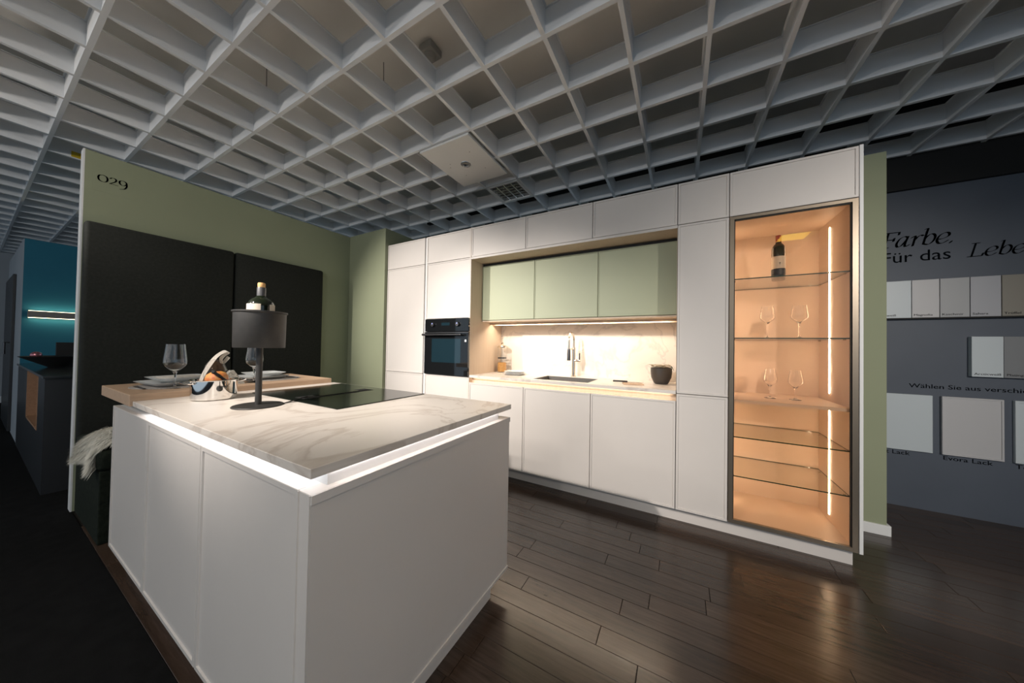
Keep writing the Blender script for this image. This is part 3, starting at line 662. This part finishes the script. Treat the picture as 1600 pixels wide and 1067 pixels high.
def cutlery(name, label, x, y, rz, fork):
    t = thing(name, label, 'cutlery', (x, y, z0), 'cutlery on the placemats', rz)
    obj('handle', box(-0.10, 0.02, -0.006, 0.006, 0, 0.004, 0.0015, seg=1), 'oven_metal', t)
    if fork:
        obj('head', boxes((0.02, 0.055, -0.011, 0.011, 0, 0.003), *[(0.055, 0.09, -0.011+0.0068*i, -0.0095+0.0068*i+0.003, 0, 0.003) for i in range(3)]), 'steel', t)
    else: obj('blade', box(0.02, 0.11, -0.008, 0.008, 0.001, 0.0025, 0.0008, seg=1), 'steel', t)
    return t
cutlery('fork', 'fork lying left of the near plates', 0.47, -1.965, PI, True)
cutlery('knife', 'knife lying right of the far plates', 0.47, -1.235, PI, False)
cutlery('fork', 'fork lying left of the far plates beside the peaked napkin', 0.52, -1.527, 0.05, True)

# steel pot with jar and tea towel
px, py = 0.955, -1.806
pot = thing('steel_pot', 'polished steel pot holding a glass jar and a towel on the island', 'pot', (px, py, HC))
obj('vessel', lathe([(0, 0.001), (0.080, 0.001), (0.086, 0.004), (0.087, 0.014), (0.089, 0.095), (0.092, 0.098), (0.090, 0.100), (0.0865, 0.096), (0.0845, 0.016), (0.08, 0.010), (0, 0.010)], 48), 'chrome', pot, True)
for s in (-1, 1):
    obj('handle', tube([(s*0.03, s*0.085, 0.085), (s*0.034, s*0.105, 0.088), (s*0.02, s*0.118, 0.09), (-s*0.02, s*0.118, 0.09), (-s*0.034, s*0.105, 0.088), (-s*0.03, s*0.085, 0.085)], 0.0045, 8), 'chrome', pot, True)
jr = thing('glass_jar', 'glass jar of amber fruit tipped inside the steel pot', 'jar', (px+0.022, py+0.012, HC+0.014)); jr.rotation_euler = (0.12, 0.0, 0); jr.scale = (1.0, 1.0, 1.15)
obj('jar_glass', lathe([(0, 0), (0.04, 0), (0.046, 0.006), (0.048, 0.06), (0.046, 0.105), (0.036, 0.14), (0.02, 0.158), (0, 0.163)], 32), 'stemware', jr, True)
obj('contents', lathe([(0, 0.006), (0.038, 0.006), (0.043, 0.015), (0.044, 0.085), (0.036, 0.10), (0.02, 0.108), (0, 0.106)], 20), 'fruit', jr, True)
tw = thing('tea_towel', 'cream tea towel standing folded in the steel pot', 'towel', (px, py+0.012, HC))
path = [(-0.066, 0.06), (-0.056, 0.105), (-0.030, 0.170), (-0.002, 0.218), (0.03, 0.243), (0.045, 0.241), (0.032, 0.225), (0.018, 0.205), (0.022, 0.185), (0.032, 0.188), (0.048, 0.215)]
bm = bmesh.new(); C2 = cr(path, 5); K = []
for i, (a, z) in enumerate(C2):
    wv = 0.042*(1-0.45*i/len(C2)); K.append([bm.verts.new((b*wv*0.6-0.043+0.004*math.sin(i*.5+b*2), a+0.006*abs(b), z-0.01*abs(b))) for b in (-1, -.5, 0, .5, 1)])
for a, b in zip(K, K[1:]):
    for i in range(4): bm.faces.new((a[i], a[i+1], b[i+1], b[i]))
bmesh.ops.solidify(bm, geom=bm.faces[:], thickness=0.007)
obj('cloth', bm, 'napkin', tw, True)
obj('peppermill', tube([(0, 0, 0), (0.0, 0.03, 0.075), (0, 0.034, 0.085), (0, 0.038, 0.093)], [0.007, 0.007, 0.010, 0.004], 12), 'black', None, True, loc=(px+0.045, py-0.045, HC+0.055), rot=(0.95, 0, 0))
pm = bpy.data.objects['peppermill']; pm.name = 'black_utensil'; tag(pm, 'slim black utensil leaning in the steel pot in front of the jar', 'utensil')
# shift the tilt so that it leans with its top to the left
pm.location = (px+0.062, py+0.04, HC+0.075); pm.rotation_euler = (1.15, 0, 0)

# table lamp with a bottle standing in it
lx, ly = 1.34, -1.771
lp = thing('table_lamp', 'dark bronze table lamp with a drum shade on the island', 'lamp', (lx, ly, HC))
obj('base', lathe([(0, 0.0005), (0.094, 0.0005), (0.095, 0.003), (0.092, 0.006), (0.02, 0.008), (0, 0.008)], 48), 'lamp', lp, True)
obj('stem', tube([(0, 0, 0.006), (0, 0, 0.27)], 0.0125, 24), 'lamp', lp, True)
obj('shade', lathe([(0, 0.266), (0.093, 0.266), (0.0945, 0.268), (0.096, 0.420), (0.101, 0.424), (0.101, 0.430), (0.096, 0.431), (0.090, 0.425), (0.089, 0.276), (0, 0.276)], 56), 'lamp', lp, True)['label'] = 'dark drum shade with a flared rim'
cbl = obj('cable', tube([(lx+0.09, ly+0.02, HC+0.003), (lx+0.0, ly+0.16, HC+0.0065), (lx-0.02, ly+0.22, HC+0.0115)], 0.0025, 6), 'black'); cbl.parent = lp; cbl.matrix_parent_inverse = Matrix.Translation((-lx, -ly, -HC))
def bottle(label, loc, h, r, rn, cap, capm, lab, group=None, band=False):
    t = thing('wine_bottle', label, 'bottle', loc, group)
    sh = h*0.66
    obj('bottle_glass', lathe([(0, 0), (r*0.94, 0), (r, 0.006), (r, sh), (r*0.985, sh+0.045*h), (r*0.90, sh+0.09*h), (r*0.72, sh+0.13*h), (r*0.48, sh+0.158*h), (rn*1.10, sh+0.185*h), (rn, sh+0.21*h), (rn, h*0.965), (0, h*0.965)], 40), 'bottle', t, True)
    obj('capsule', lathe([(0, h), (rn*1.0, h), (rn*1.08, h-0.003), (rn*1.08, h*cap), (rn*1.0, h*cap)], 24), capm, t, True)
    lb = obj('paper_label', lathe([(r+0.0004, lab[0]*h), (r+0.0008, lab[0]*h+0.001), (r+0.0008, lab[1]*h), (r+0.0004, lab[1]*h)], 48), 'label', t, True)
    return t, lb
b1, l1 = bottle('dark wine bottle with cork standing in the lamp shade', (lx, ly, HC+0.277), 0.265, 0.050, 0.0155, 0.80, 'capsule', (0.25, 0.70))
# the paper label does not run all the way round the bottle
bm = bmesh.new(); bm.from_mesh(l1.data)
bmesh.ops.delete(bm, geom=[f for f in bm.faces if 0.05 < (math.atan2(f.calc_center_median().y, f.calc_center_median().x)+0.50) % (2*PI) < 0.75], context='FACES'); bm.to_mesh(l1.data); bm.free()
obj('cork', lathe([(0, 0.265), (0.0135, 0.265), (0.0142, 0.268), (0.0142, 0.283), (0.012, 0.286), (0, 0.286)], 20), 'cork', b1, True)

# ================================================================== ITEMS ON THE SINK RUN
sj = thing('storage_jar', 'tall glass storage jar of amber pasta in the niche corner', 'jar', (1.285, 0.49, HC))
obj('jar_glass', lathe([(0, 0.0005), (0.05, 0.0005), (0.053, 0.005), (0.053, 0.125), (0.046, 0.150), (0.046, 0.165), (0.051, 0.18), (0.051, 0.27), (0.048, 0.27), (0.048, 0.18), (0.043, 0.165), (0.043, 0.150), (0.050, 0.124), (0.050, 0.007), (0, 0.006)], 32), 'stemware', sj, True)
obj('pasta', lathe([(0, 0.008), (0.046, 0.008), (0.0485, 0.012), (0.0485, 0.105), (0.03, 0.11), (0, 0.108)], 24), 'pasta', sj, True)
obj('band', lathe([(0.0475, 0.152), (0.049, 0.152), (0.049, 0.164), (0.0475, 0.164)], 32), 'oven_metal', sj, True)
ld = obj('lid', lathe([(0, 0.271), (0.054, 0.271), (0.055, 0.274), (0.055, 0.285), (0.045, 0.296), (0.012, 0.300), (0, 0.300)], 32), 'steel', sj, True)
obj('knob', lathe([(0.006, 0.298), (0.006, 0.306), (0.014, 0.314), (0.015, 0.322), (0.008, 0.330), (0, 0.331)], 20), 'steel', ld, True)
G = 'small white plates on the sink worktop'
for i, lab in enumerate(('lower of the three stacked white plates beside the storage jar', 'middle of the three stacked white plates beside the storage jar', 'top one of the three stacked white plates beside the storage jar')):
    plate(lab, 1.535, 0.33, HC+0.0005+0.0125*i, 0.205-0.006*i, 0.013, 0.15+0.06*i, G)
kb = obj('cutting_board', box(-0.075, 0.075, -0.05, 0.05, 0, 0.010, 0.002), 'oak', loc=(2.69, 0.20, HC), rot=(0, 0, 0.3)); tag(kb, 'small wooden board beside the dark bowl', 'board')
kn = thing('kitchen_knife', 'dark handled knife lying across the small wooden board', 'knife', (2.645, 0.235, HC+0.0105), rotz=0.15)
obj('handle', box(-0.115, 0.0, -0.011, 0.011, 0, 0.014, 0.004), 'knife', kn, True); obj('blade', box(0.0, 0.12, -0.014, 0.012, 0.005, 0.007), 'steel', kn)
bw = thing('dark_bowl', 'dark grey bowl of cream flowers at the right end of the worktop', 'bowl', (2.885, 0.39, HC))
obj('vessel', lathe([(0, 0), (0.046, 0), (0.056, 0.010), (0.076, 0.055), (0.081, 0.10), (0.080, 0.133), (0.076, 0.133), (0.076, 0.10), (0.070, 0.058), (0.045, 0.014), (0, 0.012)], 40), 'bowl', bw, True)
for k in range(9):
    a = 2*PI*k/9; rr = 0.058 if k % 3 else 0.02
    bm = bmesh.new(); ctr = Vector((rr*math.cos(a), rr*math.sin(a), 0.140+0.012*(k % 2)))
    for p in range(6):
        an = 2*PI*p/6+k; d = Vector((math.cos(an), math.sin(an), 0)); s = Vector((-d.y, d.x, 0))
        g = 1.35 if ctr.y < 0.01 and ctr.x < 0.03 else 1.0
        q = [ctr, ctr+d*.016*g+s*.013*g+Vector((0, 0, .010)), ctr+d*.034*g+Vector((0, 0, .002+.008*math.sin(p*2+k))), ctr+d*.016*g-s*.013*g+Vector((0, 0, .010))]
        bm.faces.new([bm.verts.new(v) for v in q])
    bmesh.ops.solidify(bm, geom=bm.faces[:], thickness=0.0015)
    obj('flower', bm, 'petal', bw)
bm = bmesh.new()
for s in (0, 1):
    q = [(0.06, 0.0+.01*s, 0.135), (0.078, -0.012, 0.150-.01*s), (0.102, 0.0, 0.128-.03*s), (0.08, 0.014, 0.145)]
    bm.faces.new([bm.verts.new(p) for p in q])
bmesh.ops.solidify(bm, geom=bm.faces[:], thickness=0.0015); obj('leaf', bm, 'leaf', bw)

# ================================================================== DISPLAY CABINET CONTENTS
b2, l2 = bottle('wine bottle with red capsule and cream label on the top glass shelf', (3.592, 0.20, 1.6855), 0.30, 0.036, 0.0145, 0.80, 'red_capsule', (0.25, 0.52))
obj('label_band', lathe([(0.0364, 0.11*0.3), (0.0369, 0.111*0.3), (0.0369, 0.24*0.3), (0.0364, 0.24*0.3)], 40), 'label_dark', b2, True)
obj('emblem', boxes((-0.004, 0.004, -0.0385, -0.0366, 0.108, 0.112), (-0.0008, 0.0008, -0.0385, -0.0366, 0.098, 0.112)), 'ink_grey', b2)
G = 'wine glasses in the display cabinet'
wine_glass('wine glass on the second glass shelf, nearer the narrow tall cabinet', 3.530, 0.17, 1.2985, 0.212, 0.040, 0.031, 0.095, 0.032, G)
wine_glass('wine glass on the second glass shelf, nearer the light strip', 3.690, 0.17, 1.2985, 0.212, 0.043, 0.034, 0.095, 0.032, G)
wine_glass('wine glass on the solid middle shelf, nearer the narrow tall cabinet', 3.560, 0.24, 0.8945, 0.20, 0.038, 0.026, 0.075, 0.031, G)
wine_glass('wine glass on the solid middle shelf, nearer the light strip', 3.690, 0.24, 0.8945, 0.195, 0.038, 0.027, 0.072, 0.031, G)

# ================================================================== CEILING FITTINGS
cp = thing('ceiling_plate', 'white square ceiling plate with a round spot in its middle', 'ceiling plate', (1.405, -0.377, 2.764))
obj('board', slab_hole(-0.243, 0.243, -0.288, 0.288, 0, 0.016, -0.028, 0.028, -0.028, 0.028), 'plate_white', cp)
obj('spot_ring', lathe([(0.027, -0.003), (0.042, -0.004), (0.044, 0.0), (0.040, 0.0005), (0.028, 0.018), (0.026, 0.018)], 32), 'louvre', cp, True)
obj('spot_lens', lathe([(0, 0.010), (0.026, 0.012), (0.026, 0.016), (0, 0.016)], 24), 'sensor', cp, True)
for a, b in ((-.12, -.06), (-.10, .14), (.13, -.12), (.12, .12), (-.15, -.02)): obj('screw', lathe([(0, -0.001), (0.004, -0.0012), (0.0045, 0)], 10, at=(a, b, 0)), 'wire', cp)
lv_ = thing('louvre_lamp', 'square mirrored louvre lamp set in a ceiling grid cell', 'ceiling lamp', (GX-S/2, GY+S*3.5, ZB))
q = S/2-0.012
obj('frame', boxes((-q, q, -q, -q+0.02, -0.003, 0.02), (-q, q, q-0.02, q, -0.003, 0.02), (-q, -q+0.02, -q+0.02, q-0.02, -0.003, 0.02), (q-0.02, q, -q+0.02, q-0.02, -0.003, 0.02)), 'white', lv_)
for k in range(5): obj('louvre_slat', box(-q+0.02, q-0.02, -0.002, 0.002, 0.0, 0.045), 'louvre', lv_, loc=(0, -q+0.02+(2*q-0.04)*(k+1)/6, 0))
for k in (-1, 0, 1): obj('cross_slat', box(-0.004+k*0.08, 0.004+k*0.08, -q+0.02, q-0.02, 0.001, 0.05), 'louvre', lv_)
obj('reflector', box(-q, q, -q, q, 0.07, 0.08), 'white', lv_)
ll = thing('ceiling_lamp', 'square yellow glowing ceiling lamp mirrored in the display cabinet glass', 'ceiling lamp', (GX+S*7.5-0.06, GY-S*5.5, ZB))
obj('frame', boxes((-q, q, -q, -q+0.02, -0.003, 0.02), (-q, q, q-0.02, q, -0.003, 0.02), (-q, -q+0.02, -q+0.02, q-0.02, -0.003, 0.02), (q-0.02, q, -q+0.02, q-0.02, -0.003, 0.02)), 'white', ll)
obj('diffuser', box(-q+0.02, q-0.02, -q+0.02, q-0.02, -0.002, 0.004), 'led_yellow', ll)
sn = thing('ceiling_sensor', 'small grey sensor box on the ceiling slab above the grid', 'sensor', (1.53, -0.94, 3.22))
obj('housing', box(-0.055, 0.055, -0.055, 0.055, -0.05, 0.0, 0.008), 'sensor', sn, True); obj('dome', lathe([(0, -0.085), (0.025, -0.078), (0.04, -0.05)], 20), 'sensor', sn, True)
G = 'thin wires hanging above the grid'
for (x, y), lab in (((1.16, -1.02), 'thin wire hanging above the grid near the sensor box'), ((1.96, -1.35), 'pair of thin wires hanging at the top edge of the photo'), ((0.50, -1.45), 'thin wire hanging above the grid over the near wall panel')):
    o = obj('hanging_wire', tube([(x, y, 3.22), (x+0.004, y, 3.1), (x-0.002, y+0.004, 2.95), (x+0.012, y, 2.93)], 0.003, 6), 'wire', None, True); tag(o, lab, 'wire', G)
yt = obj('yellow_tag', box(0.0, 0.002, -0.032, 0.032, -0.024, 0.024), 'yellow', loc=(GX-9*S+0.0113, -1.978, 2.815)); tag(yt, 'yellow tag stuck on a ceiling blade by the green wall top', 'tag')

# ================================================================== NEIGHBOURING BOOTH
ct = thing('dark_counter', 'dark counter with glossy top and oak niche past the green wall', 'counter', (0, 0, 0))
obj('body', boxes((-3.59, -2.56, -2.115, -1.2, 0, 0.90), (-1.70, -1.29, -2.115, -1.2, 0, 0.90), (-2.56, -1.70, -1.75, -1.2, 0, 0.90), (-2.56, -1.70, -2.115, -1.75, 0, 0.44)), 'dark_counter', ct)
obj('niche', boxes((-2.56, -2.545, -2.118, -1.75, 0.44, 0.90), (-1.715, -1.70, -2.118, -1.75, 0.44, 0.90), (-2.545, -1.715, -1.765, -1.75, 0.44, 0.90), (-2.545, -1.715, -2.118, -1.765, 0.44, 0.455)), 'niche_oak', ct)['label'] = 'open oak niche'
obj('top', box(-3.592, -1.272, -2.125, -1.19, 0.90, 0.92, 0.002), 'dark_gloss', ct)
fb = thing('conical_bowl', 'wide black conical bowl on the dark counter', 'bowl', (-2.60, -1.955, 0.92))
obj('vessel', lathe([(0, 0), (0.05, 0), (0.055, 0.004), (0.215, 0.108), (0.218, 0.112), (0.212, 0.112), (0.05, 0.012), (0, 0.012)], 40), 'black', fb, True)
pb = obj('pink_ball', lathe([(0, -0.035)]+[(0.035*math.sin(a), -0.035*math.cos(a)) for a in (PI*i/12 for i in range(1, 12))]+[(0, 0.035)], 24), 'pink', None, True, loc=(-2.56, -2.075, 1.045)); tag(pb, 'shiny pink ball in the black conical bowl', 'ball')
mn = thing('flat_screen', 'black flat box behind the conical bowl', 'box', (-3.0, -1.68, 0.92)); obj('panel', box(-0.03, 0.03, -0.25, 0.3, 0.0, 0.25, 0.004), 'black', mn); 
bm = bmesh.new()
for k in range(60):
    c = Vector((random.uniform(-.07, .07), random.uniform(-.06, .06), random.uniform(.0, .10))); d = Vector((random.uniform(-1, 1), random.uniform(-1, 1), random.uniform(-.3, 1))).normalized()*0.035
    s = d.cross(Vector((.3, .2, 1))).normalized()*0.012
    bm.faces.new([bm.verts.new(v) for v in (c, c+d*.5+s, c+d, c+d*.5-s)])
bmesh.ops.solidify(bm, geom=bm.faces[:], thickness=0.001)
o = obj('dried_foliage', bm, 'crumple', None, loc=(-1.55, -1.86, 0.925)); tag(o, 'crumpled dark foliage at the counter edge by the green wall', 'plant', kind='stuff')
sn_ = thing('wall_sconce', 'long grey wall light glowing above and below on the blue wall', 'wall lamp', (-3.597, -1.6, 1.49))
obj('bar', box(0.02, 0.06, -0.475, 0.6, -0.038, 0.038, 0.002), 'sconce', sn_)
for z in (-0.041, 0.038): obj('led_strip', box(0.024, 0.056, -0.47, 0.595, z, z+0.003), 'led_sconce', sn_)
obj('bracket', box(0.0, 0.02, -0.1, 0.1, -0.02, 0.02), 'sconce', sn_)
area('sconce_up_light', (-3.557, -1.55, 1.536), (PI, 0, 0), 0.03, 1.0, 0.2, (1, 0.90, 0.70)); area('sconce_down_light', (-3.557, -1.55, 1.444), (0, 0, 0), 0.03, 1.0, 0.2, (1, 0.90, 0.70))
